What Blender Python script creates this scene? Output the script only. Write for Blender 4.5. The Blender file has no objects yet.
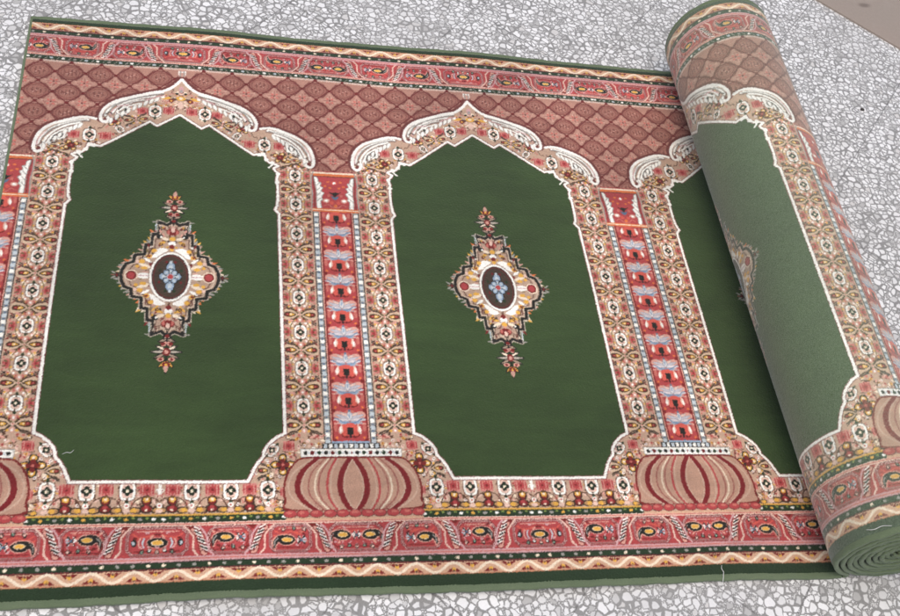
import bpy, math, random
import numpy as np

RCAM = ((0.9729047, -0.1095239, 0.2036195), (-0.0275262, 0.8195504, 0.5723456), (-0.2295620, -0.5624426, 0.7943297))
CCAM = (0.106721, -2.960005, 2.533372)
FOC = 1027.736
EXPO = -0.08

# ---------------------------------------------------------------- woven pattern
# the repeat of the rug is mirror symmetrical: half of it (0 <= u <= .5, in
# repeats) is drawn with small vector shapes, then mirrored and sampled per knot
KN = 540                       # knots per repeat
SS = 4
PX = KN * SS
VW = 2.056                     # woven width in repeats
HW, HH = PX // 2, int(round(VW * PX))

def hexc(s):
    return tuple(int(s[i:i + 2], 16) for i in (0, 2, 4))

GREEN = hexc('334523'); DKGREEN = hexc('22331e'); BLACK = hexc('1f1a18')
WHITE = hexc('f2eee2'); CREAM = hexc('ecd9bd'); BEIGE = hexc('bd9c84'); TAN = hexc('cda283'); OLIVE = hexc('7d6a44')
PINK = hexc('d39a88'); PALE = hexc('e0bda9'); LILAC = hexc('c99c9a'); RED = hexc('aa4142')
DKRED = hexc('6a1c1e'); MAROON = hexc('74201f'); ORANGE = hexc('d6723f'); YEL = hexc('dca648')
CORAL = hexc('cb574a'); BLUE = hexc('8fa2b4'); DKBLUE = hexc('556a80'); SKY = hexc('bcc4c6')
BROWN = hexc('5a3a2c'); GREY = hexc('9a958c'); ROSE = hexc('c06a5e'); DUSK = hexc('955a50')
DUSKDK = hexc('6b3430'); DUSKLT = hexc('c69786'); SKIN = hexc('b38c76')

img = np.zeros((HH, HW, 3), np.float32)
TR = [(1., 0., 0., 1., 0., 0.)]

class at:
    """local frame: translate, rotate, scale (sy = -1 flips)"""
    def __init__(s, x, y, rot=0., sx=1., sy=None):
        s.p = (x, y, math.radians(rot), sx, sx if sy is None else sy)
    def __enter__(s):
        x, y, r, sx, sy = s.p
        c, n = math.cos(r), math.sin(r)
        a, b, d, e, tx, ty = TR[-1]
        l = (c * sx, -n * sy, n * sx, c * sy, x, y)
        TR.append((a * l[0] + b * l[2], a * l[1] + b * l[3], d * l[0] + e * l[2], d * l[1] + e * l[3],
                   a * x + b * y + tx, d * x + e * y + ty))
    def __exit__(s, *a):
        TR.pop()

def xf(pts):
    a, b, d, e, tx, ty = TR[-1]
    p = np.asarray(pts, float)
    return np.stack([(a * p[:, 0] + b * p[:, 1] + tx) * PX, (d * p[:, 0] + e * p[:, 1] + ty) * PX], 1)

def box(q, m):
    x0 = max(int(q[:, 0].min() - m), 0); x1 = min(int(q[:, 0].max() + m) + 2, HW)
    y0 = max(int(q[:, 1].min() - m), 0); y1 = min(int(q[:, 1].max() + m) + 2, HH)
    if x0 >= x1 or y0 >= y1:
        return None
    X, Y = np.meshgrid(np.arange(x0, x1) + .5, np.arange(y0, y1) + .5)
    return x0, x1, y0, y1, X, Y

def pmask(q, X, Y):
    m = np.zeros(X.shape, bool)
    n = len(q)
    for i in range(n):
        (xa, ya), (xb, yb) = q[i], q[(i + 1) % n]
        if ya == yb:
            continue
        m ^= ((ya > Y) != (yb > Y)) & (X < (xb - xa) * (Y - ya) / (yb - ya) + xa)
    return m

def poly(pts, col):
    q = xf(pts); b = box(q, 1)
    if b is None: return
    x0, x1, y0, y1, X, Y = b
    img[y0:y1, x0:x1][pmask(q, X, Y)] = col

def line(pts, w, col, closed=False):
    q = xf(pts)
    if closed: q = np.vstack([q, q[:1]])
    h = w * PX / 2 * math.sqrt(abs(TR[-1][0] * TR[-1][3] - TR[-1][1] * TR[-1][2]))
    for i in range(len(q) - 1):
        s = q[i:i + 2]; b = box(s, h + 1)
        if b is None: continue
        x0, x1, y0, y1, X, Y = b
        dx, dy = s[1] - s[0]; L = dx * dx + dy * dy + 1e-9
        t = np.clip(((X - s[0, 0]) * dx + (Y - s[0, 1]) * dy) / L, 0, 1)
        img[y0:y1, x0:x1][(X - s[0, 0] - t * dx) ** 2 + (Y - s[0, 1] - t * dy) ** 2 < h * h] = col

def ring(rx, ry, n=40, x=0, y=0, a0=0, a1=360):
    t = np.radians(np.linspace(a0, a1, n))
    return np.stack([x + rx * np.cos(t), y + ry * np.sin(t)], 1)

def ell(x, y, rx, ry, col):
    poly(ring(rx, ry, 33, x, y)[:-1], col)

def cr(pts, k=8, closed=False):
    p = np.asarray(pts, float)
    p = np.vstack([p[-1:], p, p[:2]]) if closed else np.vstack([2 * p[0] - p[1], p, 2 * p[-1] - p[-2]])
    out = []
    for i in range(1, len(p) - 2):
        for t in np.arange(k) / k:
            a, b, c, d = p[i - 1:i + 3]
            out.append(.5 * (2 * b + (c - a) * t + (2 * a - 5 * b + 4 * c - d) * t * t + (3 * b - a - 3 * c + d) * t ** 3))
    if not closed: out.append(p[-2])
    return np.array(out)

def rect(x0, y0, x1, y1, col):
    poly([(x0, y0), (x1, y0), (x1, y1), (x0, y1)], col)

def mir(f):
    f()
    with at(0, 0, 0, -1, 1): f()

def leaf(x, y, L, w, rot, col, edge=None, ew=.003):
    with at(x, y, rot):
        p = cr([(0, 0), (L * .35, w * .5), (L * .7, w * .38), (L, 0), (L * .7, -w * .38), (L * .35, -w * .5)], 5, True)
        poly(p, col)
        if edge: line(p, ew, edge, True)

# ---------------------------------------------------------------- motifs
def rosette(grey=False):
    """white bracketed rosette with a dark four-lobed heart"""
    leaf(0, -.012, .026, .013, -90, DKGREEN); leaf(0, .012, .026, .013, 90, DKGREEN)
    for s in (-1, 1):
        with at(0, 0, 0, s, 1):
            line(cr([(.004, -.024), (.0135, -.021), (.0165, -.010), (.0165, .010), (.0135, .021), (.004, .024)], 5), .0088, BROWN)
    ell(0, 0, .0145, .0195, PALE if not grey else GREY)
    for s in (-1, 1):
        with at(0, 0, 0, s, 1):
            line(cr([(.005, -.023), (.0125, -.020), (.0158, -.010), (.0158, .010), (.0125, .020), (.005, .023)], 5), .0068, WHITE)
    for a in range(4):
        with at(0, 0, 90 * a):
            ell(.0074, 0, .0068, .0062, BLACK)
    ell(0, 0, .0095, .0040, DKGREEN); ell(0, 0, .0040, .0115, DKGREEN)
    ell(0, 0, .0042, .0046, CREAM)

def redbar():
    """little rose of hatched red strokes"""
    rect(-.017, -.0165, .017, .0165, hexc('c9867a'))
    for i in range(-2, 3):
        h = .017 - .003 * abs(i)
        rect(i * .0072 - .0021, -h, i * .0072 + .0021, h, RED if i % 2 == 0 else hexc('b8584f'))
    ell(0, 0, .009, .010, RED); ell(0, 0, .003, .0036, MAROON)

def xleaf():
    """one side of the crossed-leaf motif, pointing to -x at the origin"""
    p = cr([(.006, 0), (.018, -.012), (.032, -.0155), (.046, -.019), (.047, .019), (.032, .0155), (.018, .012)], 4, True)
    poly(p, hexc('cdb193'))
    q = cr([(.010, 0), (.021, -.0072), (.033, -.0095), (.045, -.0060), (.045, .0060), (.033, .0095), (.021, .0072)], 3, True)
    poly(q, hexc('4a3626'))
    poly([(.0145, 0), (.023, -.0050), (.030, -.0052), (.030, .0052), (.023, .0050)], YEL)
    poly([(.030, -.0058), (.0425, -.0040), (.0425, .0040), (.030, .0058)], MAROON)
    ell(.036, 0, .0035, .002, ROSE); ell(.0255, 0, .0025, .0026, CREAM)
    for s in (-1, 1):
        line(cr([(.004, s * .004), (.018, s * .017), (.034, s * .021), (.046, s * .029)], 4), .0048, hexc('3f2f22'))
        line(cr([(.020, s * .023), (.034, s * .027), (.046, s * .036)], 4), .003, BLACK)
        ell(.012, s * .019, .0042, .0042, YEL)
        ell(.030, s * .032, .004, .0035, ROSE)

def xmotif():
    for s in (-1, 1):
        with at(0, 0, 0, s, 1): xleaf()
    ell(0, 0, .0048, .0055, PALE); ell(0, 0, .002, .0025, ROSE)
    for s in (-1, 1):
        ell(0, s * .017, .006, .008, PINK); ell(0, s * .018, .003, .004, WHITE)

def trefoil(half=False):
    """three yellow buds over a dark red heart, black contour, opening to -y"""
    for (x, y, a, b) in ((0, -.016, .0130, .0150), (-.026, .010, .0160, .0095), (.026, .010, .0160, .0095), (0, .006, .0165, .0125)):
        ell(x, y, a, b, hexc('33261c'))
    for (x, y, a, b, c) in ((0, -.016, .0098, .0120, MAROON), (-.027, .010, .0118, .0068, hexc('b5875a')), (.027, .010, .0118, .0068, hexc('b5875a')), (0, .006, .0130, .0090, MAROON)):
        ell(x, y, a, b, c)
    ell(0, -.020, .0085, .0085, YEL); ell(0, -.020, .004, .004, CREAM)
    ell(-.031, .010, .0085, .006, YEL); ell(.031, .010, .0085, .006, YEL)
    ell(0, .003, .006, .006, RED); ell(0, .010, .004, .003, CREAM)

def quatrefoil():
    for a in range(4):
        with at(0, 0, 90 * a):
            ell(.020, 0, .0155, .0125, BLACK)
    ell(0, 0, .016, .016, BLACK)
    for a in range(4):
        with at(0, 0, 90 * a):
            ell(.020, 0, .0115, .009, YEL); ell(.012, 0, .008, .0075, MAROON); ell(.0235, 0, .0045, .004, CREAM)
    ell(0, 0, .009, .009, DKRED); ell(0, 0, .004, .004, ROSE)

def filler(x0, y0, x1, y1, n, seed):
    """tiny buds and tendrils between the larger motifs"""
    r = random.Random(seed)
    for i in range(n):
        x, y = r.uniform(x0, x1), r.uniform(y0, y1)
        k = r.random(); a = r.uniform(0, 360)
        if k < .35:
            ell(x, y, .0042, .0042, r.choice([YEL, ROSE, PALE, WHITE])); ell(x, y, .0018, .0018, MAROON)
        elif k < .7:
            leaf(x, y, .014, .007, a, r.choice([PALE, PINK, CREAM, BROWN]), None)
        else:
            with at(x, y, a):
                line(cr([(0, 0), (.006, .003), (.010, -.002), (.016, .002)], 3), .0024, r.choice([BROWN, DUSKDK, ROSE]))

# ---------------------------------------------------------------- border strip
def paisley(f=1):
    """bean on a leaf tail, with a small butterfly behind; f = -1 flips"""
    with at(0, 0, 0, 1, f):
        line(cr([(-.030, .022), (-.033, .006), (-.024, -.008), (-.008, -.013), (.012, -.011), (.022, 0), (.012, .010), (-.008, .011), (-.020, .004), (-.026, .012), (-.030, .022)], 5), .0075, PINK)
        poly(cr([(-.031, .024), (-.033, .006), (-.024, -.009), (-.008, -.0145), (.012, -.0115), (.0235, 0), (.012, .011), (-.008, .0125), (-.020, .005), (-.026, .013)], 5, True), BLACK)
        line(cr([(-.029, .014), (-.029, .004), (-.021, -.005)], 4), .003, GREY)
        ell(.002, -.001, .0135, .0070, CREAM); ell(.002, -.001, .0120, .0056, YEL)
        for s in (-1, 1):
            poly([(.026, 0), (.034, s * .012), (.037, s * .002)], WHITE)
            poly([(.053, s * .001), (.044, s * .013), (.040, s * .002)], SKY)
            line([(.030, s * .011), (.037, 0), (.048, s * .011)], .003, BLACK)
        ell(.039, 0, .0035, .004, DKBLUE)

def curls(w=.034):
    n = max(3, int(w / .0068))
    for i in range(n):
        x = -w + 2 * w * i / (n - 1)
        with at(x, .0035 * (i % 2), (i * 47) % 50 - 25):
            ell(0, 0, .0050, .0072, BLACK)
            if i % 3 != 1: ell(0, .001, .0034, .0048, WHITE if i % 2 else PALE)
            else: ell(0, 0, .0030, .0040, hexc('86a08a'))
            ell(0, .003, .0016, .0022, DKRED)
        line([(x, .008), (x + .004, .014)], .0026, LILAC)

def chev(s):
    """slanting striped ribbon between two cartouches"""
    with at(0, 0, 0, s, 1):
        mid = cr([(.017, -.032), (.013, -.018), (.008, 0), (.002, .016), (-.010, .032)], 6)
        line(mid, .021, MAROON); line(mid, .0165, PINK)
        for i, t in enumerate(np.linspace(-.030, .030, 7)):
            x = .007 - t * .40
            line([(x - .0075, t + .004), (x + .0075, t - .004)], .0042, BLACK if i % 2 else DKRED)
            line([(x - .007, t + .0082), (x + .0075, t + .0006)], .0036, WHITE)
        line([(.000, -.040), (-.011, -.026), (-.011, .010), (-.022, .026), (-.034, .038)], .0048, PALE)
        line([(.038, -.040), (.027, -.026), (.021, .012), (.010, .030), (.002, .038)], .0048, LILAC)
        line([(.043, -.030), (.034, -.018), (.030, .010)], .003, MAROON)

def border():
    d0 = 0
    rect(0, 0, .5, .032, DKGREEN)
    rect(0, .0315, .5, .067, TAN)
    rect(0, .0315, .5, .0345, hexc('bb7e5c')); rect(0, .0635, .5, .067, DUSKDK)
    for i in range(6):
        c = i * .1
        for (x, y, f) in ((c, .049, 1), (c + .05, .049, -1)):
            poly([(x - .020, y + f * .0125), (x - .006, y + f * .002), (x - .004, y + f * .0125)], MAROON)
            poly([(x + .020, y + f * .0125), (x + .006, y + f * .002), (x + .004, y + f * .0125)], MAROON)
            ell(x, y + f * .005, .0052, .0055, YEL); ell(x, y + f * .009, .003, .003, BROWN)
    t = np.linspace(-.02, .52, 320)
    line(np.stack([t, .049 - .0125 * np.cos(t * 2 * math.pi * 10)], 1), .0072, CREAM)
    rect(0, .067, .5, .0845, BLACK); rect(0, .069, .5, .083, DKGREEN)
    for i in range(14):
        ell(.018 + i * .0365, .076, .0052, .0042, GREY if i % 3 else CREAM)
    rect(0, .0845, .5, .100, LILAC); rect(0, .0905, .5, .0935, ROSE)
    rect(0, .098, .5, .182, RED)
    # cartouches: middle on u = 0, hanging and standing beans, pair on u = .5
    def cart(x0, x1):
        p = [(x0 + .012, .104), (x1 - .012, .104), (x1, .118), (x1, .160), (x1 - .014, .176), (x0 + .014, .176), (x0, .160), (x0, .118)]
        line(p, .0080, hexc('4f1a1c'), True); line(p, .0056, hexc('d8b3aa'), True); line(p, .0020, MAROON, True)
        poly([(x0 + .018, .111), (x1 - .018, .111), (x1 - .008, .121), (x1 - .008, .156), (x1 - .018, .169), (x0 + .018, .169), (x0 + .008, .156), (x0 + .008, .121)], RED)
        xm, hw = (x0 + x1) / 2, (x1 - x0) / 2
        line(cr([(x0 + .012, .160), (x0 + .03, .150), (xm, .158), (x1 - .03, .150), (x1 - .012, .160)], 5), .0042, CORAL)
        line([(x0 + .018, .1135), (x1 - .018, .1135)], .0028, MAROON); line([(x0 + .022, .1665), (x1 - .022, .1665)], .0028, PINK)
        rb = random.Random(int(x0 * 1000) + 99)
        for _ in range(26):
            x, y = rb.uniform(x0 + .012, x1 - .012), rb.uniform(.116, .164)
            leaf(x, y, .012, .0055, rb.choice((0, 40, 140, 180, 220, 320)), rb.choice([CORAL, PINK, MAROON, ROSE, DKRED, LILAC]))
    cart(-.072, .072); cart(.125, .228); cart(.278, .380); cart(.432, .568)
    ell(0, .136, .027, .015, PINK); ell(0, .136, .025, .0132, BLACK); ell(0, .136, .0150, .0075, CREAM); ell(0, .136, .0130, .0060, YEL)
    for s in (-1, 1):
        for k in (0, 1):
            line(cr([(s * (.032 + k * .009), .124), (s * (.036 + k * .009), .136), (s * (.032 + k * .009), .148)], 4), .004, (SKY, PINK)[k])
        ell(s * .056, .136, .007, .0095, BLACK); ell(s * .0575, .136, .0035, .0055, SKY)
    with at(0, .113): curls(.036)
    with at(.165, .146): paisley(-1)
    with at(.185, .117): curls(.024)
    with at(.318, .134): paisley(-1)
    with at(.338, .164): curls(.026)
    with at(.462, .145): paisley(-1)
    with at(.5, .113): curls(.04)
    with at(.098, .140): chev(1)
    with at(.253, .140): chev(-1)
    with at(.406, .140): chev(1)
    for x in (.098, .253, .406):
        poly([(x - .034, .182), (x - .02, .168), (x - .006, .182)], MAROON)
    rect(0, .180, .5, .190, PALE); rect(0, .1835, .5, .1865, ROSE)
    rect(0, .1895, .5, .2085, BLACK); rect(0, .1915, .5, .2065, DKGREEN)
    for i in range(14):
        x = .020 + i * .0365
        ell(x, .199, .0058, .0045, (GREY, WHITE, SKY)[i % 3]); line([(x + .012, .195), (x + .020, .203)], .003, GREY)

# ---------------------------------------------------------------- the whole half repeat
def build_half():
    border()
    strip = img[:int(.211 * PX)].copy()
    img[-len(strip):] = strip[::-1]
    # trellis of ovals above the arches
    rect(0, .2085, .5, .70, hexc('ae7f6e'))
    rect(0, .2085, .5, .2165, PALE); rect(0, .2110, .5, .2135, GREY)
    sp = .0953
    for r in range(-1, 6):
        for c in range(-1, 7):
            x, y = .5 - .0477 - sp * c, .262 + .0945 * r
            if y < .23: continue
            with at(x + sp / 2, y + .0472):
                st = cr([(0, -.040), (.010, -.013), (.036, 0), (.010, .013), (0, .040), (-.010, .013), (-.036, 0), (-.010, -.013)], 3, True)
                poly(st, hexc('b88b7a'))
                for q in range(14): ell(.030 * math.cos(q * 2.4) * (q / 14), .034 * math.sin(q * 2.4) * (q / 14), .0028, .0028, (DUSK, hexc('caa08c'))[q % 2])
                for a in range(4):
                    with at(0, 0, 45 + 90 * a): ell(.0115, 0, .0055, .004, ROSE)
                    with at(0, 0, 90 * a): line([(.010, 0), (.022, 0)], .003, DUSK)
                ell(0, 0, .0038, .0038, DUSKDK)
    for r in range(-1, 6):
        for c in range(-1, 7):
            x, y = .5 - .0477 - sp * c, .262 + .0945 * r
            if y < .21: continue
            with at(x, y):
                oc = [(.038, .013), (.023, .0335), (-.023, .0335), (-.038, .013), (-.038, -.013), (-.023, -.0335), (.023, -.0335), (.038, -.013)]
                poly(oc, hexc('955f53')); line(oc, .0040, hexc('733c36'), True)
                ell(0, 0, .0300, .0260, hexc('7c463e')); ell(0, 0, .0275, .0235, hexc('9c695b'))
                for i in range(-3, 4):
                    hh = .018 - .0016 * abs(i) - .004 * ((i + r + c) % 2)
                    line([(i * .0062, -hh), (i * .0062, hh)], .0024, hexc('6f3a34') if (i + c) % 2 == 0 else hexc('a36a5c'))
                line(cr([(-.017, .004), (-.006, -.008), (.006, .008), (.017, -.004)], 4), .0032, DUSKDK)
                for q in ((-.010, -.007), (.010, .007), (0, 0)): ell(q[0], q[1], .0028, .0028, DUSKLT)
            for s in (-1, 1):
                line([(x, y - .0472), (x + s * sp / 2, y)], .0046, hexc('6a2a29')); line([(x, y + .0472), (x + s * sp / 2, y)], .0046, hexc('6a2a29'))
            ell(x + sp / 2, y, .0065, .0065, DKRED); ell(x, y - .0472, .0065, .0065, DKRED)
    # the bracket of the arch tip
    rect(-.012, .212, .012, .262, DUSKLT)
    line([(-.009, .226), (.009, .226)], .005, WHITE); line([(.006, .222), (.006, .258)], .004, GREY); line([(.011, .222), (.011, .24)], .003, WHITE)
    # ---- pillar panel
    rect(.405, .640, .5, 1.70, RED)
    rect(.405, .645, .5, .662, ORANGE); rect(.405, .643, .5, .650, CREAM); rect(.405, .660, .5, .664, DUSKDK)
    rect(.420, .664, .5, .802, RED)
    ell(.5, .690, .010, .008, CORAL); ell(.5, .690, .005, .005, WHITE)
    for x, y in ((.48, .686), (.47, .705), (.485, .712)): ell(x, y, .005, .004, ORANGE)
    poly([(.478, .728), (.490, .733), (.5, .729), (.5, .752), (.492, .741)], BLACK)
    poly([(.486, .745), (.5, .752), (.5, .764), (.493, .760)], DKBLUE)
    ell(.471, .767, .011, .009, PINK); ell(.471, .767, .006, .005, WHITE)
    ell(.489, .776, .007, .007, CORAL); ell(.5, .790, .006, .008, ORANGE); ell(.480, .745, .005, .006, ROSE)
    line(cr([(.465, .790), (.478, .783), (.488, .795), (.5, .797)], 4), .004, ROSE)
    aca = cr([(.435, .665), (.446, .671), (.449, .688), (.457, .690), (.454, .706), (.462, .712), (.456, .728), (.465, .735), (.457, .752), (.460, .763), (.453, .772), (.455, .800), (.443, .803), (.440, .78), (.441, .73), (.437, .69)], 4, True)
    poly(aca, WHITE); line(aca, .0028, GREY, True)
    for y in (.690, .712, .735, .757): line([(.443, y + .012), (.453, y)], .0028, GREY)
    rect(.405, .801, .5, .815, ORANGE); rect(.405, .805, .5, .809, CREAM)
    # rope bands
    rect(.4265, .815, .4460, 1.668, BLACK); rect(.4285, .815, .4440, 1.668, GREY)
    for i in range(39):
        y = .822 + i * .0219
        rect(.4300, y, .4425, y + .0125, SKY if i % 2 else WHITE)
        ell(.4362, y + .0175, .0042, .003, DKBLUE)
    rect(.4460, .815, .4495, 1.645, PINK); rect(.4495, .815, .4540, 1.645, MAROON)
    # lotus column
    for k in range(9):
        y = .840 + .0957 * k
        with at(.5, y):
            poly(cr([(-.004, .012), (-.02, .019), (-.031, .006), (-.024, -.014), (0, -.026), (.024, -.014), (.031, .006), (.02, .019), (.004, .012)], 4, True), CORAL)
            line(cr([(-.012, .020), (-.024, .014), (-.026, .0)], 4), .004, MAROON)
            leaf(-.028, .010, .030, .012, -82, PALE, None); leaf(-.0285, .006, .02, .006, -82, WHITE)
            ell(-.040, -.010, .005, .012, ROSE); ell(-.038, .020, .004, .004, ORANGE)
            rect(-.0085, -.011, .0085, .011, BLACK); rect(-.003, .008, .003, .022, BLACK)
            ell(-.010, .018, .004, .004, DKRED)
            ell(-.042, .030, .004, .006, MAROON)
        with at(.5, y + .053):
            ell(-.030, -.008, .016, .012, PINK); ell(0, -.006, .020, .018, ROSE)
            for (x, yy, a, L, w_, c) in ((-.004, -.002, 214, .024, .010, PALE), (-.002, .004, 199, .040, .010, hexc('b9b4ba')), (-.002, .009, 184, .044, .011, hexc('d3c8c6')), (-.002, .013, 170, .034, .009, BLUE)):
                leaf(x, yy, L, w_, a, c, hexc('a89a98'), .0016)
            leaf(0, .010, .032, .013, -90, hexc('d9cfc8'), hexc('9aa0a8'), .0020); ell(0, -.006, .0030, .008, BLUE); ell(0, -.022, .003, .004, DKBLUE)
            line(cr([(0, .0155), (-.014, .0165), (-.028, .008), (-.040, .001)], 4), .0036, hexc('6f8399'))
            line(cr([(0, .0205), (-.014, .0205), (-.028, .013)], 4), .0032, BLUE)
            line(cr([(-.006, .0255), (-.020, .024), (-.034, .014)], 4), .003, PINK)
            ell(-.040, .020, .005, .004, PINK); ell(-.016, .029, .004, .003, ORANGE)
    # ---- ornate arch band: base colour
    green_in = [(0, .428), (.071, .485), (.094, .467), (.194, .553), (.239, .589), (.258, .584), (.274, .580), (.279, .603), (.290, .617), (.313, .625), (.320, .630), (.304, .641), (.309, .652), (.319, .660), (.314, .685), (.317, .72), (.317, .77), (.314, .80), (.308, .815), (.320, .832), (.321, 1.10), (.321, 1.612), (.300, 1.622), (.283, 1.637), (.272, 1.650), (.264, 1.665), (.262, 1.682), (.249, 1.697), (.238, 1.716), (.222, 1.754), (0, 1.754)]
    outer = [(0, .262), (.010, .276), (.022, .297), (.038, .314), (.052, .323), (.096, .338), (.13, .350), (.162, .365), (.190, .377), (.213, .391), (.234, .414), (.246, .440), (.249, .458), (.258, .476), (.268, .466), (.303, .464), (.335, .475), (.362, .489), (.390, .504), (.410, .520), (.426, .545), (.436, .575), (.438, .602), (.434, .622), (.425, .636), (.4265, .66), (.4265, 1.668), (.35, 1.70), (.32, 1.848), (0, 1.848)]
    poly([(0, .262)] + outer + [(0, 1.848)], BEIGE)
    # mottled petals along the pillars
    AX = .3735
    for k in range(8):
        y = .665 + .1228 * k
        with at(AX, y):
            for s in (-1, 1):
                for t in (-1, 1):
                    leaf(s * .012, t * .026, .030, .016, (0 if s > 0 else 180) + s * t * 38, PINK); leaf(s * .020, t * .018, .024, .010, (0 if s > 0 else 180) + s * t * 55, CREAM)
            for s in (-1, 1):
                with at(s * .037, 0, 0, .62, .95): redbar()
            with at(0, 0, 0, .9): rosette()
        with at(AX, y + .0614): xmotif()
        for s in (-1, 1):
            for t in (-1, 1):
                with at(AX, y, 0, s, t):
                    line(cr([(.002, .0575), (.017, .040), (.027, .022), (.0285, .004)], 4), .0028, OLIVE)
                    line(cr([(.050, .046), (.040, .034), (.037, .024)], 3), .0026, DUSK)
                    ell(.0305, .0335, .0034, .0034, YEL); ell(.016, .0305, .0032, .0036, WHITE); ell(.046, .020, .003, .003, ROSE)
                    ell(.044, .0415, .0030, .0030, MAROON)
                    leaf(.046, .010, .012, .006, 200, hexc('6a5a3c')); ell(.024, .012, .0026, .0030, YEL); leaf(.006, .034, .014, .006, 60, ROSE); ell(.038, .028, .0024, .0024, BLACK); ell(.010, .046, .0028, .0026, MAROON)
    with at(AX, .607): xmotif()
    # arch head
    filler(.005, .335, .06, .40, 50, 14); filler(.0, .30, .03, .34, 14, 15); filler(.01, .36, .12, .41, 40, 3); filler(.05, .395, .22, .45, 40, 6); filler(.10, .44, .24, .54, 70, 4); filler(.24, .50, .34, .60, 50, 5); filler(.33, .53, .41, .63, 44, 7)
    for (x, y, r) in ((.037, .4135, 0), (.119, .422, 4), (.226, .543, 0), (.322, .543, 0)):
        with at(x, y, r): redbar()
    for (x, y, g) in ((.0795, .419, 0), (.182, .421, 1), (.275, .542, 0)):
        with at(x, y): rosette(bool(g))
    with at(.137, .462, 12, .8): xmotif()
    with at(.205, .475, 60, .7): quatrefoil()
    with at(.185, .510, 35, .6): rosette()
    with at(.325, .592, 30, .72): quatrefoil()
    with at(.362, .550, 20, .75): rosette(True)
    with at(.398, .600, 0, .7): xmotif()
    for s in (0,):
        ell(0, .353, .016, .010, YEL); ell(0, .353, .007, .005, CREAM); leaf(.014, .356, .030, .014, 25, BROWN); leaf(.030, .350, .034, .012, 20, YEL)
        ell(.031, .366, .009, .008, MAROON); ell(.031, .366, .004, .004, YEL); ell(.058, .352, .006, .006, WHITE); ell(0, .385, .01, .016, PALE)
        ell(0, .312, .008, .016, LILAC); ell(0, .318, .004, .008, GREY); ell(.014, .332, .005, .005, BLACK)
    # lower corner and foot
    filler(.27, 1.66, .34, 1.83, 90, 8); filler(.33, 1.615, .42, 1.69, 60, 9); filler(.235, 1.72, .30, 1.83, 40, 12); filler(.0, 1.765, .30, 1.84, 150, 13)
    with at(.330, 1.650, 0, .9): redbar()
    with at(.285, 1.662, 40, .75): rosette()
    with at(.313, 1.706, 0, .95): quatrefoil()
    with at(.284, 1.722, 0, -.8, .8): xleaf()
    with at(.273, 1.779): rosette()
    for (x) in (.0795, .178):
        with at(x, 1.779): rosette()
    for x in (.0315, .131, .226):
        with at(x, 1.776, 0, 1.05): redbar()
        with at(x, 1.822): trefoil()
        line(cr([(x - .046, 1.846), (x - .028, 1.806), (x, 1.796), (x + .028, 1.806), (x + .046, 1.846)], 4), .003, BROWN)
    with at(.318, 1.786, 0, .8): redbar()
    with at(.322, 1.828, 0, .8): trefoil()
    rect(-.004, 1.757, .004, 1.79, WHITE)
    for x in (.0, .0795, .178, .273):
        ell(x, 1.819, .007, .007, WHITE); ell(x, 1.834, .009, .006, PALE); ell(x, 1.819, .003, .003, ROSE)
    rect(0, 1.843, .5, 1.8475, YEL)
    rect(0, 1.8475, .5, 1.866, DKGREEN)
    for i in range(16):
        x = .012 + i * .0335
        ell(x, 1.8565, .0055, .0042, (WHITE, GREY, YEL)[i % 3]); ell(x + .016, 1.853, .004, .003, hexc('7a8a45'))
    # ---- scrolls
    g = [(.0, .262), (.020, .291), (.050, .319), (.096, .335), (.150, .357), (.200, .380), (.232, .410), (.247, .445), (.244, .475), (.229, .481), (.221, .468), (.229, .456)]
    line(cr([(p[0] + .006, p[1] - .004) for p in g], 6), .0185, DUSKDK)
    line(cr(g, 6), .0112, WHITE)
    for g2, w_ in (([(.060, .332), (.105, .344), (.160, .367), (.203, .393), (.228, .430), (.234, .452)], .0090), ([(.085, .350), (.125, .362), (.165, .382), (.198, .410), (.212, .438)], .0075), ([(.115, .370), (.145, .380), (.172, .398), (.190, .424)], .0060)):
        line(cr([(p[0], p[1] + .004) for p in g2], 6), w_ + .004, hexc('8d7466')); line(cr(g2, 6), w_, WHITE)
    line(cr([(.075, .343), (.12, .358), (.17, .378), (.205, .402), (.224, .434)], 5), .0042, GREY)
    line(cr([(.10, .366), (.14, .380), (.18, .396)], 5), .0026, GREY); line(cr([(.055, .334), (.10, .346), (.15, .366), (.195, .390)], 5), .0022, GREY);
    for q in range(9):
        x = .07 + q * .018; y = .352 + q * .0085 + .0006 * q * q
        leaf(x, y, .030, .012, 62 + 3 * q, WHITE, GREY, .0016)
    line(cr([(.13, .388), (.165, .404), (.20, .432)], 5), .0055, WHITE); line(cr([(.205, .396), (.230, .424), (.238, .452)], 5), .0030, GREY); line(cr([(.06, .346), (.085, .356), (.11, .372)], 5), .004, LILAC)
    line(cr([(.165, .398), (.195, .406), (.214, .430), (.218, .452)], 5), .0035, LILAC)
    line(cr([(.214, .443), (.221, .437), (.232, .447)], 5), .0032, BLACK)
    g = [(.262, .470), (.285, .465), (.312, .467), (.350, .482), (.395, .507), (.422, .540), (.434, .580), (.434, .612), (.424, .626), (.411, .620), (.408, .606), (.417, .598)]
    line(cr([(p[0] + .006, p[1] - .004) for p in g], 6), .0185, DUSKDK)
    line(cr(g, 6), .0112, WHITE)
    for g2, w_ in (([(.285, .476), (.318, .480), (.355, .496), (.392, .523), (.416, .558), (.425, .592)], .0090), ([(.308, .490), (.345, .505), (.378, .530), (.400, .562), (.408, .588)], .0075), ([(.330, .512), (.358, .527), (.380, .552), (.390, .580)], .0060)):
        line(cr([(p[0] - .002, p[1] + .004) for p in g2], 6), w_ + .004, hexc('8d7466')); line(cr(g2, 6), w_, WHITE)
    line(cr([(.29, .478), (.325, .490), (.365, .508), (.395, .532), (.414, .565)], 5), .0042, GREY)
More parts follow.
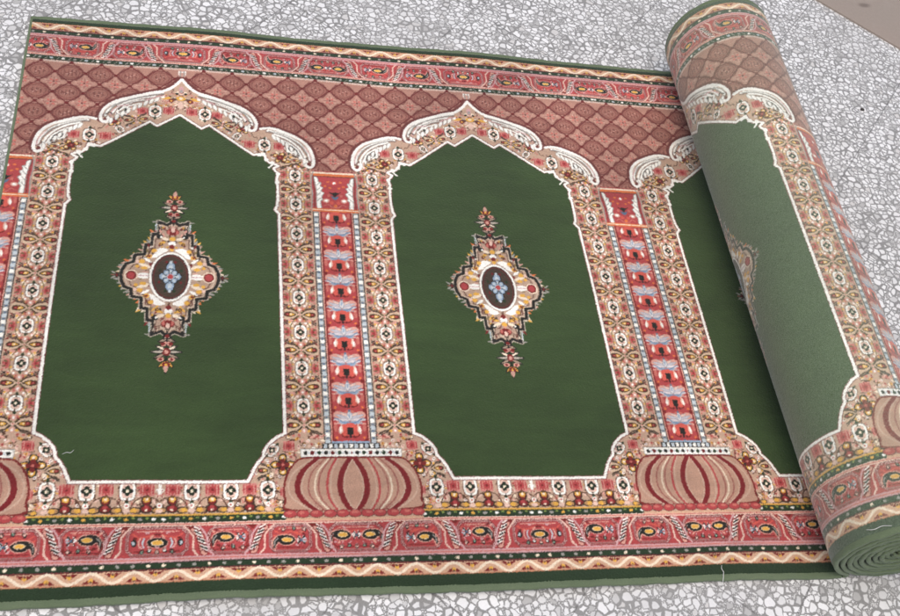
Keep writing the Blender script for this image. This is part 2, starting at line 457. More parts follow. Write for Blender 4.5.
    for q in range(8):
        x = .300 + q * .0155; y = .490 + q * .0075 + .0009 * q * q
        leaf(x, y, .030, .012, 66 + 5 * q, WHITE, GREY, .0016)
    line(cr([(.30, .474), (.345, .490), (.39, .516), (.418, .556)], 5), .0022, GREY); line(cr([(.405, .535), (.424, .570), (.427, .600)], 5), .003, LILAC)
    line(cr([(.355, .528), (.38, .546), (.392, .57), (.400, .59)], 5), .0055, WHITE)
    line(cr([(.345, .530), (.352, .556), (.366, .572)], 5), .0045, WHITE)
    line(cr([(.362, .536), (.38, .556), (.388, .58)], 5), .0030, BLACK)
    line([(.433, .642), (.4265, .665), (.4245, .70), (.4285, .74), (.4245, .80)], .004, GREY)
    line([(.432, .665), (.433, .70), (.436, .74), (.433, .80)], .003, DUSKDK)
    line([(.3245, .86), (.3245, 1.60)], .0028, DUSKDK)
    # ---- balloon base of the pillar
    line([(.45, 1.640), (.5, 1.640)], .006, BLUE)
    rect(.420, 1.643, .5, 1.660, BLACK)
    for i in range(6): rect(.424 + i * .0143, 1.645, .434 + i * .0143, 1.658, (SKY, WHITE)[i % 2])
    rect(.360, 1.659, .5, 1.686, GREY); rect(.362, 1.661, .5, 1.683, WHITE)
    for i in range(8): ell(.374 + i * .0185, 1.672, .0055, .0062, (BLACK, DKRED, DKGREEN)[i % 3])
    for i in range(8): ell(.3835 + i * .0185, 1.672, .0022, .0045, SKY)
    bal = cr([(.5, 1.686), (.43, 1.686), (.366, 1.688), (.343, 1.703), (.324, 1.735), (.315, 1.775), (.318, 1.81), (.329, 1.838), (.5, 1.842)], 6)
    poly(bal, SKIN); line(bal, .0055, MAROON)
    PG = hexc('c0a08a')
    def gore(h, t, b, w, col, inn=0):
        line(cr([(.5 - h * .62 - inn, 1.690), (.5 - h * .9 - inn, 1.728), (.5 - h - inn, 1.772), (.5 - h * .92 - inn, 1.808), (.5 - h * .66 - inn, 1.840)], 6), w, col)
    gore(.174, 0, 0, .0045, PG)
    gore(.150, 0, 0, .0150, hexc('751a20')); gore(.139, 0, 0, .004, PG)
    gore(.121, 0, 0, .004, DUSK)
    gore(.104, 0, 0, .0046, hexc('ddc9ae')); gore(.094, 0, 0, .0040, DUSK)
    gore(.071, 0, 0, .0055, RED); gore(.062, 0, 0, .004, PG)
    line(cr([(.494, 1.690), (.472, 1.728), (.4635, 1.768), (.470, 1.806), (.489, 1.840)], 6), .0150, hexc('751a20'))
    line(cr([(.500, 1.693), (.482, 1.728), (.4735, 1.768), (.480, 1.806), (.497, 1.838)], 6), .0035, PG)
    rect(.318, 1.841, .5, 1.862, BEIGE); rect(.318, 1.861, .5, 1.868, TAN)
    for x in (.5, .467, .434, .398, .363, .330):
        ell(x, 1.850, .0185, .0115, DUSKDK); ell(x, 1.8495, .0165, .0098, RED); ell(x - .003, 1.8465, .008, .004, ROSE)
    # ---- green field
    poly([(0, .428)] + green_in, GREEN)
    line(green_in, .0125, DUSKDK); line(green_in, .0085, WHITE)
    line([(.290, .617), (.300, .627), (.288, .640)], .006, WHITE)
    for (x, y) in ((.258, .587), (.268, .584), (.281, .606), (.300, .618), (.318, .664), (.315, .70)): ell(x, y, .0075, .0075, WHITE)
    medallion()

def medallion():
    with at(0, 1.094, 0, .97, 1):
        oh = [(0, -.210), (.018, -.194), (.046, -.206), (.040, -.186), (.042, -.157), (.059, -.157), (.060, -.117), (.078, -.116), (.080, -.079), (.108, -.075), (.111, -.049), (.131, -.042), (.141, -.020), (.144, 0)]
        out = oh + [(x, -y) for x, y in oh[::-1][1:]]
        rr = random.Random(5)
        for (x, y) in [(a + (b - a) * t, c + (d - c) * t) for (a, c), (b, d) in zip(out[:-1], out[1:]) for t in (.25, .75)]:
            if abs(y) > .16: continue
            a = math.degrees(math.atan2(y * .8, x)) + rr.uniform(-18, 18)
            leaf(x, y, rr.uniform(.014, .026), .0075, a, rr.choice([YEL, DUSKLT, CREAM, GREY, ORANGE, MAROON]))
        line(out, .0155, hexc('b9ab98'))
        poly([(0, -.208)] + out + [(0, .208)], hexc('b39680'))
        line(out, .0098, BLACK); line([(x * .92, y * .935) for x, y in out], .0034, hexc('cdb8a0')); line([(x * .85, y * .88) for x, y in out], .0034, hexc('6a4f42'))
        ins = [(x * .88, y * .91) for x, y in out]
        r2 = random.Random(11)
        for _ in range(110):
            y_ = r2.uniform(-.185, .185); lim = (.036 if abs(y_) > .14 else .05 if abs(y_) > .11 else .072 if abs(y_) > .075 else .10)
            x_ = r2.uniform(0, lim); k_ = r2.random(); an = math.degrees(math.atan2(y_, x_)) + r2.uniform(-30, 30)
            if k_ < .5: leaf(x_, y_, .017, .0065, an, r2.choice([hexc('cdb8a0'), YEL, PINK, OLIVE, hexc('4a3a30'), MAROON, DUSKLT]))
            elif k_ < .75: line([(x_, y_), (x_ + .010 * math.cos(math.radians(an)), y_ + .010 * math.sin(math.radians(an)))], .0028, r2.choice([BROWN, DUSKDK, BLACK]))
            else: ell(x_, y_, .004, .004, r2.choice([YEL, MAROON, WHITE])); ell(x_, y_, .0016, .0016, BROWN)
        for s in (-1, 1):
            with at(0, 0, 0, 1, s):
                ell(.038, -.148, .0105, .0085, BLACK); ell(.034, -.147, .0038, .0035, WHITE)
                line([(.050, -.205), (.062, -.205)], .005, GREY); line([(.052, -.196), (.052, -.170)], .004, SKY)
                ell(0, -.168, .020, .013, MAROON); ell(0, -.175, .006, .010, PALE); ell(.013, -.166, .004, .008, ROSE)
                ell(.0, -.140, .009, .008, YEL); leaf(.010, -.136, .026, .011, -20, CREAM); leaf(.020, -.128, .022, .010, 20, YEL)
                ell(.0, -.122, .012, .0085, WHITE); ell(0, -.111, .008, .008, MAROON)
                ell(.033, -.119, .006, .006, BROWN); ell(.033, -.119, .0025, .0025, YEL)
                leaf(.010, -.098, .046, .019, 8, WHITE); leaf(.028, -.088, .04, .016, 34, WHITE)
                ell(.052, -.094, .008, .007, YEL); ell(.066, -.072, .0095, .0075, YEL); ell(.066, -.072, .004, .004, MAROON)
                ell(.086, -.052, .009, .008, YEL); ell(.100, -.050, .006, .006, PALE); ell(.098, -.034, .006, .006, YEL)
                line([(.058, -.104), (.064, -.088), (.078, -.060)], .0035, BROWN)
                leaf(.058, -.030, .042, .013, -20, CREAM); leaf(.058, -.050, .030, .010, -35, WHITE)
                ell(.078, -.028, .010, .006, YEL)
        leaf(.056, 0, .050, .022, 0, WHITE); line([(.066, 0), (.100, 0)], .003, LILAC)
        ell(.114, 0, .0190, .0200, CREAM); ell(.114, 0, .0155, .0165, MAROON); ell(.114, 0, .011, .012, RED)
        ell(0, 0, .0640, .0925, hexc('a08c7c')); ell(0, 0, .0615, .0900, WHITE); ell(0, 0, .0545, .0825, BLACK); ell(0, 0, .0525, .0805, hexc('5c2a26')); ell(0, 0, .0475, .0750, hexc('43342a'))
        for a in range(0, 360, 45):
            ell(.034 * math.cos(math.radians(a + 22)), .057 * math.sin(math.radians(a + 22)), .0042, .005, (DKRED, DKGREEN, DUSK)[(a // 45) % 3])
        for (x, y, rx, ry) in ((0, -.034, .0125, .017), (0, .034, .0125, .017), (.019, 0, .013, .0125), (.0, -.018, .010, .010), (.012, -.014, .008, .009), (.012, .014, .008, .009)):
            ell(x, y, rx + .0025, ry + .0025, BLACK); ell(x, y, rx, ry, BLUE); ell(x, y, rx * .55, ry * .55, SKY)
        ell(0, 0, .011, .0115, SKY); ell(0, 0, .0085, .009, RED); ell(0, -.052, .005, .006, SKY); ell(0, .052, .005, .006, SKY)
        # side sprig
        line([(.148, 0), (.170, 0)], .004, DUSK); ell(.155, 0, .006, .011, BLACK); ell(.155, 0, .003, .006, MAROON)
        leaf(.158, -.004, .018, .006, -35, GREY); leaf(.158, .004, .018, .006, 35, GREY)
        for s in (-1, 1):
            with at(0, 0, 0, 1, s):
                ell(0, -.212, .013, .010, BLACK); ell(0, -.214, .006, .006, hexc('cdb8a0'))
                with at(0, .012, 0, 1.12, 1.0):
                    line([(0, -.208), (0, -.345)], .0055, BLACK)
                    ell(0, -.222, .006, .006, MAROON); leaf(0, -.232, .024, .010, -25, hexc('a08a74'), BLACK); leaf(.002, -.240, .022, .012, -60, PINK)
                    ell(.010, -.248, .006, .006, MAROON)
                    leaf(0, -.275, .040, .011, 0, hexc('b5aa98'), BLACK); leaf(0, -.280, .036, .010, -28, hexc('a08a74'), BLACK); leaf(0, -.270, .032, .010, 30, CREAM, BLACK)
                    ell(0, -.275, .010, .013, MAROON); ell(0, -.275, .005, .007, PINK)
                    ell(.014, -.300, .009, .007, PINK); ell(.014, -.300, .004, .004, MAROON); leaf(0, -.305, .028, .010, -50, YEL, BLACK)
                    ell(0, -.318, .010, .010, MAROON); leaf(0, -.318, .026, .012, -90, DUSKLT); ell(0, -.318, .004, .004, YEL)

build_half()
full = np.concatenate([img[:, ::-1], img], 1)          # u from -.5 to .5
full = full[:(HH // SS) * SS].reshape(HH // SS, SS, KN, SS, 3).mean((1, 3))
KV = full.shape[0]

# ---------------------------------------------------------------- scene helpers
S = 0.58                                   # one repeat of the rug is 58 cm
scene = bpy.context.scene
col = scene.collection
rng = np.random.default_rng(7)

def link(o, parent=None):
    col.objects.link(o)
    if parent: o.parent = parent
    return o

def lin(c):
    c = np.asarray(c, np.float32) / 255.
    return np.where(c <= .04045, c / 12.92, ((c + .055) / 1.055) ** 2.4)

def mesh_obj(name, verts, faces, mat, parent=None, smooth=True, colors=None):
    """verts (n,3) array, faces (m,4) array"""
    me = bpy.data.meshes.new(name)
    verts = np.ascontiguousarray(verts, np.float32); faces = np.ascontiguousarray(faces, np.int32)
    me.vertices.add(len(verts)); me.vertices.foreach_set('co', verts.ravel())
    k = faces.shape[1]
    me.loops.add(faces.size); me.loops.foreach_set('vertex_index', faces.ravel())
    me.polygons.add(len(faces)); me.polygons.foreach_set('loop_start', np.arange(0, faces.size, k, dtype=np.int32))
    me.polygons.foreach_set('use_smooth', np.full(len(faces), smooth))
    me.update(calc_edges=True); me.validate()
    if colors is not None:
        a = me.color_attributes.new('yarn', 'FLOAT_COLOR', 'POINT')
        a.data.foreach_set('color', np.concatenate([colors, np.ones((len(colors), 1))], 1).astype(np.float32).ravel())
    me.materials.append(mat)
    return link(bpy.data.objects.new(name, me), parent)

def grid_faces(ns, nv, off=0, flip=False):
    i = np.arange(ns - 1)[:, None] * nv + np.arange(nv - 1)[None]
    f = np.stack([i, i + 1, i + nv + 1, i + nv], -1).reshape(-1, 4) + off
    return f[:, ::-1] if flip else f

def new_mat(name):
    m = bpy.data.materials.new(name); m.use_nodes = True
    nt = m.node_tree
    return m, nt, nt.nodes['Principled BSDF']

def node(nt, t, **kw):
    n = nt.nodes.new(t)
    for k, v in kw.items():
        if k in n.inputs: n.inputs[k].default_value = v
        else: setattr(n, k, v)
    return n

def math_n(nt, op, a, b=None, c=None, clamp=False):
    n = nt.nodes.new('ShaderNodeMath'); n.operation = op; n.use_clamp = clamp
    for i, x in enumerate((a, b, c)):
        if x is None: continue
        if isinstance(x, (int, float)): n.inputs[i].default_value = x
        else: nt.links.new(x, n.inputs[i])
    return n.outputs[0]

def mixc(nt, fac, a, b, mode='MIX'):
    n = nt.nodes.new('ShaderNodeMix'); n.data_type = 'RGBA'; n.blend_type = mode
    for i, x in ((0, fac), (6, a), (7, b)):
        if isinstance(x, (int, float)): n.inputs[i].default_value = x
        elif isinstance(x, tuple): n.inputs[i].default_value = x if len(x) == 4 else (*x, 1)
        else: nt.links.new(x, n.inputs[i])
    return n.outputs[2]

def smooth_n(nt, x, a, b):
    n = nt.nodes.new('ShaderNodeMapRange'); n.interpolation_type = 'SMOOTHSTEP'
    n.inputs[1].default_value = a; n.inputs[2].default_value = b
    nt.links.new(x, n.inputs[0]); return n.outputs[0]

# ---------------------------------------------------------------- materials
def yarn_material(name, sheen_mix, sheen, gloss=0.):
    """sheen_mix: share of pale sheen painted into the yarn colour (strong on the roll)"""
    m, nt, b = new_mat(name)
    at_ = node(nt, 'ShaderNodeVertexColor', layer_name='yarn')
    tc = node(nt, 'ShaderNodeTexCoord')
    fine = node(nt, 'ShaderNodeTexNoise', Scale=900., Detail=2.); nt.links.new(tc.outputs['Object'], fine.inputs['Vector'])
    big = node(nt, 'ShaderNodeTexNoise', Scale=3.5, Detail=4.); nt.links.new(tc.outputs['Object'], big.inputs['Vector'])
    mpb = node(nt, 'ShaderNodeMapping'); mpb.inputs['Scale'].default_value = (9, 38, 20); mpb.inputs['Rotation'].default_value = (0, 0, .5); nt.links.new(tc.outputs['Object'], mpb.inputs['Vector'])
    brs = node(nt, 'ShaderNodeTexNoise', Scale=1., Detail=4., Distortion=.8); nt.links.new(mpb.outputs[0], brs.inputs['Vector'])
    v = math_n(nt, 'ADD', math_n(nt, 'MULTIPLY', fine.outputs[0], .5), math_n(nt, 'ADD', math_n(nt, 'MULTIPLY', big.outputs[0], 1.0), math_n(nt, 'MULTIPLY', brs.outputs[0], .6)))
    v = math_n(nt, 'ADD', v, -.05)
    c = node(nt, 'ShaderNodeHueSaturation'); nt.links.new(at_.outputs[0], c.inputs['Color']); nt.links.new(v, c.inputs['Value'])
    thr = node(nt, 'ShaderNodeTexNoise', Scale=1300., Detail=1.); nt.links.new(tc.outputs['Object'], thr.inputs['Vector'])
    fac = math_n(nt, 'MULTIPLY', smooth_n(nt, thr.outputs[0], .25, .75), 2 * sheen_mix)
    nt.links.new(mixc(nt, fac, c.outputs[0], (.52, .64, .45, 1)), b.inputs['Base Color'])  # pale sage tint: sheen of the pile painted into its colour
    b.inputs['Roughness'].default_value = .92 - .22 * gloss; b.inputs['Specular IOR Level'].default_value = .12 + .85 * gloss
    b.inputs['Sheen Weight'].default_value = sheen; b.inputs['Sheen Roughness'].default_value = .45 + .35 * gloss
    b.inputs['Sheen Tint'].default_value = (1, .97, .88, 1)
    bp = node(nt, 'ShaderNodeBump', Strength=.35, Distance=.0012); nt.links.new(fine.outputs[0], bp.inputs['Height'])
    nt.links.new(bp.outputs[0], b.inputs['Normal'])
    return m

def cloth_material(name, c0, c1, scale=700.):
    m, nt, b = new_mat(name)
    tc = node(nt, 'ShaderNodeTexCoord')
    n = node(nt, 'ShaderNodeTexNoise', Scale=scale, Detail=3.); nt.links.new(tc.outputs['Object'], n.inputs['Vector'])
    k = node(nt, 'ShaderNodeTexNoise', Scale=14., Detail=4.); nt.links.new(tc.outputs['Object'], k.inputs['Vector'])
    f = math_n(nt, 'ADD', math_n(nt, 'MULTIPLY', n.outputs[0], .6), math_n(nt, 'MULTIPLY', k.outputs[0], .5), clamp=True)
    nt.links.new(mixc(nt, f, c0, c1), b.inputs['Base Color'])
    b.inputs['Roughness'].default_value = .9; b.inputs['Specular IOR Level'].default_value = .15
    b.inputs['Sheen Weight'].default_value = .15
    bp = node(nt, 'ShaderNodeBump', Strength=.6, Distance=.002); nt.links.new(n.outputs[0], bp.inputs['Height'])
    nt.links.new(bp.outputs[0], b.inputs['Normal'])
    return m

TILE_ANG = math.radians(-130.5)            # v runs down the picture, so world y = -v
def terrazzo_material():
    m, nt, b = new_mat('terrazzo')
    L = nt.links.new
    tc = node(nt, 'ShaderNodeTexCoord')
    # chips: irregular polygons, edges wobbled
    wob = node(nt, 'ShaderNodeTexNoise', Scale=110., Detail=2.); L(tc.outputs['Object'], wob.inputs['Vector'])
    va = node(nt, 'ShaderNodeVectorMath', operation='MULTIPLY_ADD'); L(wob.outputs['Color'], va.inputs[0])
    va.inputs[1].default_value = (.005, .005, 0); L(tc.outputs['Object'], va.inputs[2])
    def chips(scale, lo, hi, rnd=1.):
        d = node(nt, 'ShaderNodeTexVoronoi', feature='DISTANCE_TO_EDGE', voronoi_dimensions='2D', Scale=scale, Randomness=rnd)
        e = node(nt, 'ShaderNodeTexVoronoi', feature='F1', voronoi_dimensions='2D', Scale=scale, Randomness=rnd)
        L(va.outputs[0], d.inputs['Vector']); L(va.outputs[0], e.inputs['Vector'])
        sep = node(nt, 'ShaderNodeSeparateColor'); L(e.outputs['Color'], sep.inputs[0])
        # every chip has its own size
        sh = math_n(nt, 'SUBTRACT', d.outputs[0], math_n(nt, 'MULTIPLY', math_n(nt, 'POWER', sep.outputs[2], 1.6), .17))
        gap = node(nt, 'ShaderNodeTexNoise', Scale=scale * 1.3, Detail=2.); L(tc.outputs['Object'], gap.inputs['Vector'])
        sh = math_n(nt, 'SUBTRACT', sh, math_n(nt, 'MULTIPLY', math_n(nt, 'SUBTRACT', gap.outputs[0], .5), .22))
        # broken corners: a chip also ends at its own radius
        rad = math_n(nt, 'SUBTRACT', math_n(nt, 'ADD', math_n(nt, 'MULTIPLY', sep.outputs[0], 0.16), .56), e.outputs['Distance'])
        sh = math_n(nt, 'MINIMUM', sh, math_n(nt, 'ADD', math_n(nt, 'MULTIPLY', rad, .8), .03))
        return smooth_n(nt, sh, lo, hi), sep
    m0, s0 = chips(CHIP * .80, .03, .14)
    m1, s1 = chips(CHIP * 1.08, .03, .15)
    m2, s2 = chips(CHIP * 3.1, .10, .24)
    def chipcol(s):
        r = node(nt, 'ShaderNodeValToRGB'); cr_ = r.color_ramp; cr_.interpolation = 'CONSTANT'
        cr_.elements[0].position = 0; cr_.elements[0].color = (.50, .49, .47, 1)
        cr_.elements[1].position = .07; cr_.elements[1].color = (.62, .61, .59, 1)
        for p, c in ((.18, (.76, .75, .73, 1)), (.42, (.82, .81, .79, 1)), (.75, (.87, .86, .84, 1)), (.96, (.66, .64, .61, 1))):
            e = cr_.elements.new(p); e.color = c
        L(s.outputs[0], r.inputs[0]); return r.outputs[0]
    gn = node(nt, 'ShaderNodeTexNoise', Scale=420., Detail=3.); L(tc.outputs['Object'], gn.inputs['Vector'])
    bn = node(nt, 'ShaderNodeTexNoise', Scale=3.2, Detail=4.); L(tc.outputs['Object'], bn.inputs['Vector'])
    cem = mixc(nt, gn.outputs[0], (.185, .18, .17, 1), (.38, .372, .355, 1))
    c = mixc(nt, math_n(nt, 'MULTIPLY', m2, .7), cem, chipcol(s2))
    c = mixc(nt, m1, c, chipcol(s1))
    big_ = math_n(nt, 'LESS_THAN', s0.outputs[1], .42)          # the larger chips lie between the small ones
    c = mixc(nt, big_, c, cem)
    c = mixc(nt, math_n(nt, 'MULTIPLY', m0, big_), c, chipcol(s0))
    m1 = math_n(nt, 'MAXIMUM', math_n(nt, 'MULTIPLY', m1, math_n(nt, 'SUBTRACT', 1., big_)), math_n(nt, 'MULTIPLY', m0, big_))
    veins = node(nt, 'ShaderNodeTexNoise', Scale=260., Detail=5., Distortion=1.5); L(tc.outputs['Object'], veins.inputs['Vector'])
    c = mixc(nt, .5, c, mixc(nt, veins.outputs[0], (.74, .74, .75, 1), (1.18, 1.18, 1.17, 1)), 'MULTIPLY')
    # old dust and wear, in patches
    c = mixc(nt, math_n(nt, 'MULTIPLY', smooth_n(nt, bn.outputs[0], .42, .72), .32), c, (.40, .39, .37, 1))
    # tile joints
    mp = node(nt, 'ShaderNodeMapping'); mp.inputs['Rotation'].default_value = (0, 0, -TILE_ANG); L(tc.outputs['Object'], mp.inputs['Vector'])
    sx = node(nt, 'ShaderNodeSeparateXYZ'); L(mp.outputs[0], sx.inputs[0])
    def joint(x, off):
        a = math_n(nt, 'FRACT', math_n(nt, 'DIVIDE', math_n(nt, 'SUBTRACT', x, off), .297))
        a = math_n(nt, 'ABSOLUTE', math_n(nt, 'SUBTRACT', a, .5))
        return smooth_n(nt, a, .4925, .4972)
    J = math_n(nt, 'MAXIMUM', joint(sx.outputs[0], JOFF[0]), joint(sx.outputs[1], JOFF[1]))
    c = mixc(nt, math_n(nt, 'MULTIPLY', math_n(nt, 'MULTIPLY', J, .7), smooth_n(nt, gn.outputs[0], .34, .52)), c, (.13, .125, .12, 1))
    L(c, b.inputs['Base Color'])
    rr = math_n(nt, 'ADD', math_n(nt, 'MULTIPLY', bn.outputs[0], .3), .38)
    L(rr, b.inputs['Roughness']); b.inputs['Specular IOR Level'].default_value = .3
    h = math_n(nt, 'SUBTRACT', math_n(nt, 'MULTIPLY', m1, .4), math_n(nt, 'MULTIPLY', J, 1.5))
    bp = node(nt, 'ShaderNodeBump', Strength=.25, Distance=.0008); L(h, bp.inputs['Height']); L(bp.outputs[0], b.inputs['Normal'])
    return m

def stone_material():
    m, nt, b = new_mat('brown_stone')
    L = nt.links.new
    tc = node(nt, 'ShaderNodeTexCoord')
    n = node(nt, 'ShaderNodeTexNoise', Scale=5., Detail=6.); L(tc.outputs['Object'], n.inputs['Vector'])
    k = node(nt, 'ShaderNodeTexNoise', Scale=160., Detail=4.); L(tc.outputs['Object'], k.inputs['Vector'])
    c = mixc(nt, n.outputs[0], (.33, .25, .21, 1), (.28, .25, .21, 1))
    c = mixc(nt, .35, c, mixc(nt, k.outputs[0], (.7, .7, .7, 1), (1.25, 1.25, 1.25, 1)), 'MULTIPLY')
    # scuffs, and a dark smear of reflection painted in near the edge
    sc = node(nt, 'ShaderNodeTexNoise', Scale=22., Detail=6., Distortion=1.2); L(tc.outputs['Object'], sc.inputs['Vector'])
    c = mixc(nt, math_n(nt, 'MULTIPLY', smooth_n(nt, sc.outputs[0], .52, .70), .14), c, (.40, .36, .32, 1))
    mp = node(nt, 'ShaderNodeMapping'); mp.vector_type = 'TEXTURE'; mp.inputs['Location'].default_value = (2.954 * S, .566 * S, .006); mp.inputs['Rotation'].default_value = (0, 0, .12); mp.inputs['Scale'].default_value = (.030, .013, 1)
    L(tc.outputs['Object'], mp.inputs['Vector'])
    ln = node(nt, 'ShaderNodeVectorMath', operation='LENGTH'); L(mp.outputs[0], ln.inputs[0])
    mk_ = smooth_n(nt, math_n(nt, 'ADD', ln.outputs['Value'], math_n(nt, 'MULTIPLY', sc.outputs[0], .5)), 1.15, .45)
    c = mixc(nt, math_n(nt, 'MULTIPLY', mk_, .6), c, (.10, .075, .06, 1))
    L(c, b.inputs['Base Color'])
    b.inputs['Roughness'].default_value = .42; b.inputs['Specular IOR Level'].default_value = .35
    bp = node(nt, 'ShaderNodeBump', Strength=.1, Distance=.001); L(k.outputs[0], bp.inputs['Height']); L(bp.outputs[0], b.inputs['Normal'])
    return m

SHEEN = .70
ROLL_SHEEN_MIX, ROLL_SHEEN = .16, .45
CHIP = 80.
JOFF = (0., 0.)
# joint offset: measured joints lie at n.(u,v) = .397 + k*.512 repeats, n = (.76, .649)
def joff():
    cx, sy = math.cos(-TILE_ANG), math.sin(-TILE_ANG)
    def rotp(u, v):
        x, y = u * S, -v * S
        return cx * x - sy * y, sy * x + cx * y
    a = rotp(1.36, -.186)                  # a point on the second joint
    d = rotp(2.715, -.58)                  # on the slab edge
    return a, d
_a, _d = joff()
# which rotated axis is constant along a joint is y' (the joints run along x')
JOFF = (_d[0] + .1485, _a[1] + .1485)

# ---------------------------------------------------------------- rug geometry
TH = .0150                                  # thickness of the carpet, in repeats
U0 = -.506
TOP_U = 2.395                               # pattern coordinate on the crest of the roll
RM = .19
TH0 = math.radians(-150)
EFF = .0170

def axis_at(v):
    """centre x, radius of the roll across the width"""
    t = v / 2.07
    return 1.9784 - .0172 * t, .1959 - .0134 * t

def radius(theta, r):
    n = (theta - TH0) / (2 * math.pi)
    loose = .0012 * np.sin(theta * .83 + 1) + .0007 * np.sin(theta * 1.71)
    return np.where(n < .8, r, np.where(n < 1, r - EFF * (n - .8) / .2, r - EFF * n + loose * np.clip((n - 1) * 2, 0, 1)))

def pt_roll(theta, v, dr=0.):
    xc, r = axis_at(v)
    R_ = radius(theta, r) + dr
    # the windings are not quite flush at the ends
    n_ = (theta - TH0) / (2 * math.pi); slip = np.clip(n_ - .7, 0, 1) * (.0022 * np.sin(theta * .41 + .6) + .001 * np.sin(theta * 1.9))
    return np.stack([xc + R_ * np.sin(theta), -v + slip, r + R_ * np.cos(theta)], -1)

S_ROLL = TOP_U + RM * TH0                   # arclength where the roll begins
S_FLAT = 1.866
def pt_sheet(s, v, d=0.):
    """surface point of the sheet at arclength s, d below the pile"""
    s, v = np.broadcast_arrays(np.asarray(s, float), np.asarray(v, float))
    und = UND(s, v) * np.clip((S_FLAT - .12 - s) / .25, 0, 1)
    wx, wy = WARP(s, v)
    fade = np.clip((S_FLAT - .05 - s) / .3, 0, 1)
    flat = np.stack([s + wx * fade, -v + wy * fade, TH - d + und], -1)
    rol = pt_roll(np.maximum((s - TOP_U) / RM, TH0), v, -d)
    # fold between the two: cubic Hermite curve
    p0 = np.stack([np.full_like(v, S_FLAT), -v, np.full_like(v, TH - d)], -1)
    p1 = pt_roll(np.full_like(v, TH0), v, -d)
    t = np.clip((s - S_FLAT) / (S_ROLL - S_FLAT), 0, 1)[..., None]
    k = .07 + d * 2.2
    k = np.asarray(k)[..., None] if np.ndim(k) else k
    t0 = np.array([1., 0, 0]) * k; t1 = np.array([math.cos(math.radians(150)), 0, math.sin(math.radians(150))]) * k
    h = (2 * t ** 3 - 3 * t ** 2 + 1) * p0 + (t ** 3 - 2 * t ** 2 + t) * t0 + (-2 * t ** 3 + 3 * t ** 2) * p1 + (t ** 3 - t ** 2) * t1
    out = np.where((s <= S_FLAT)[..., None], flat, np.where((s < S_ROLL)[..., None], h, rol))
    return out * S

def UND(s, v):
    """the carpet does not lie perfectly flat: a few low swells"""
    e = np.clip((v - 1.75) / .32, 0, 1) ** 2
    return .0022 * (1 + np.sin(s * 5.1 + v * 2.3) * np.sin(v * 3.7 - s * 1.3 + 1)) + .0060 * e * (1 + np.sin(s * 7.3 + .4)) + .004 * np.clip((.3 - v) / .3, 0, 1) ** 2 * (1 + np.sin(s * 6.1 + 2)) + .0012 * (1 + np.sin(s * 13 + v * 9))

def WARP(s, v):
    e = np.clip((v - 1.5) / .57, 0, 1) ** 2
    return .0018 * np.sin(v * 4.1 + s * 2), .0016 * np.sin(s * 6.1 + v * 1.7) + .0042 * e * np.sin(s * 5.2 + .3)

def pattern_colors(s, v):
    """per knot: colour of the woven pattern at (s, v)"""
    iu = np.floor(((s + .5) % 1.) * KN).astype(int) % KN
    iv = np.clip((v / VW * KV).astype(int), 0, KV - 1)
    # knots are not perfectly aligned: some sit half a step off
    k = rng.random(iu.shape)
    iu = (iu + (k < .13).astype(int) - (k > .87)) % KN
    k = rng.random(iu.shape)
    iv = np.clip(iv + (k < .13).astype(int) - (k > .87), 0, KV - 1)
    c = lin(full[iv, iu])
    return c * (1 + rng.normal(0, .08, c.shape[:1] + (1,)) if c.ndim == 2 else 1)

V0, V1 = .011, 2.0575
def pile(name, s0, s1, parent, mat, extra=False):
    ns, nv = int((s1 - s0) * KN) + 1, int((V1 - V0) * KN) + 1
    s = np.linspace(s0, s1, ns); v = np.linspace(V0, V1, nv)
    ss, vv = np.meshgrid(s, v, indexing='ij')
    ss, vv = ss.ravel(), vv.ravel()
    d = rng.normal(0, .00042, ss.shape)
    vb = np.minimum(vv - V0, V1 - vv)                     # the cut edge of the pile rounds off
    d = d + .004 * np.clip(1 - vb / .006, 0, 1) ** 2
    co = pt_sheet(ss, vv, d)
    return mesh_obj(name, co, grid_faces(ns, nv, flip=True), mat, parent, True, pattern_colors(ss, vv))

def strip_mesh(s, vs, ds):
    """a sheet swept along arclengths s with cross-section (v, depth) points"""
    ns, k = len(s), len(vs)
    ss = np.repeat(s, k); vv = np.tile(vs, ns); dd = np.tile(ds, ns)
    co = pt_sheet(ss, vv, dd)
    i = np.arange(ns - 1)[:, None] * k + np.arange(k)[None]
    j = np.arange(ns - 1)[:, None] * k + (np.arange(k)[None] + 1) % k
    f = np.stack([i, j, j + k, i + k], -1).reshape(-1, 4)
    return co, f

def binding(name, s, near, mat, parent):
    """overcast edge: a rounded cord round the side of the carpet"""
    vc, w = (2.0615, .0098) if near else (.0060, .0085)
    a = np.linspace(0, 2 * math.pi, 15)[:-1]
    hd = TH * .5
    vs = vc + w * np.sign(np.cos(a)) * np.abs(np.cos(a)) ** .5
    ds = hd + .0005 - hd * .94 * np.sign(np.sin(a)) * np.abs(np.sin(a)) ** .5
    co, f = strip_mesh(s, vs, ds)
    k = len(vs)
    co[:, 1] += .0009 * np.sin(np.repeat(s, k) * 61) * np.sin(np.repeat(s, k) * 17 + 1) + np.repeat(rng.normal(0, .0002, len(s)), k)
    # overcasting stitches
    st = (np.arange(len(s)) % 2)[:, None].repeat(k, 1).ravel()
    co[:, 2] += np.where(st > 0, .0006, 0) * np.tile(np.sin(a) > 0, len(s)) + rng.normal(0, .00022, len(co))
    return mesh_obj(name, co, f, mat, parent)

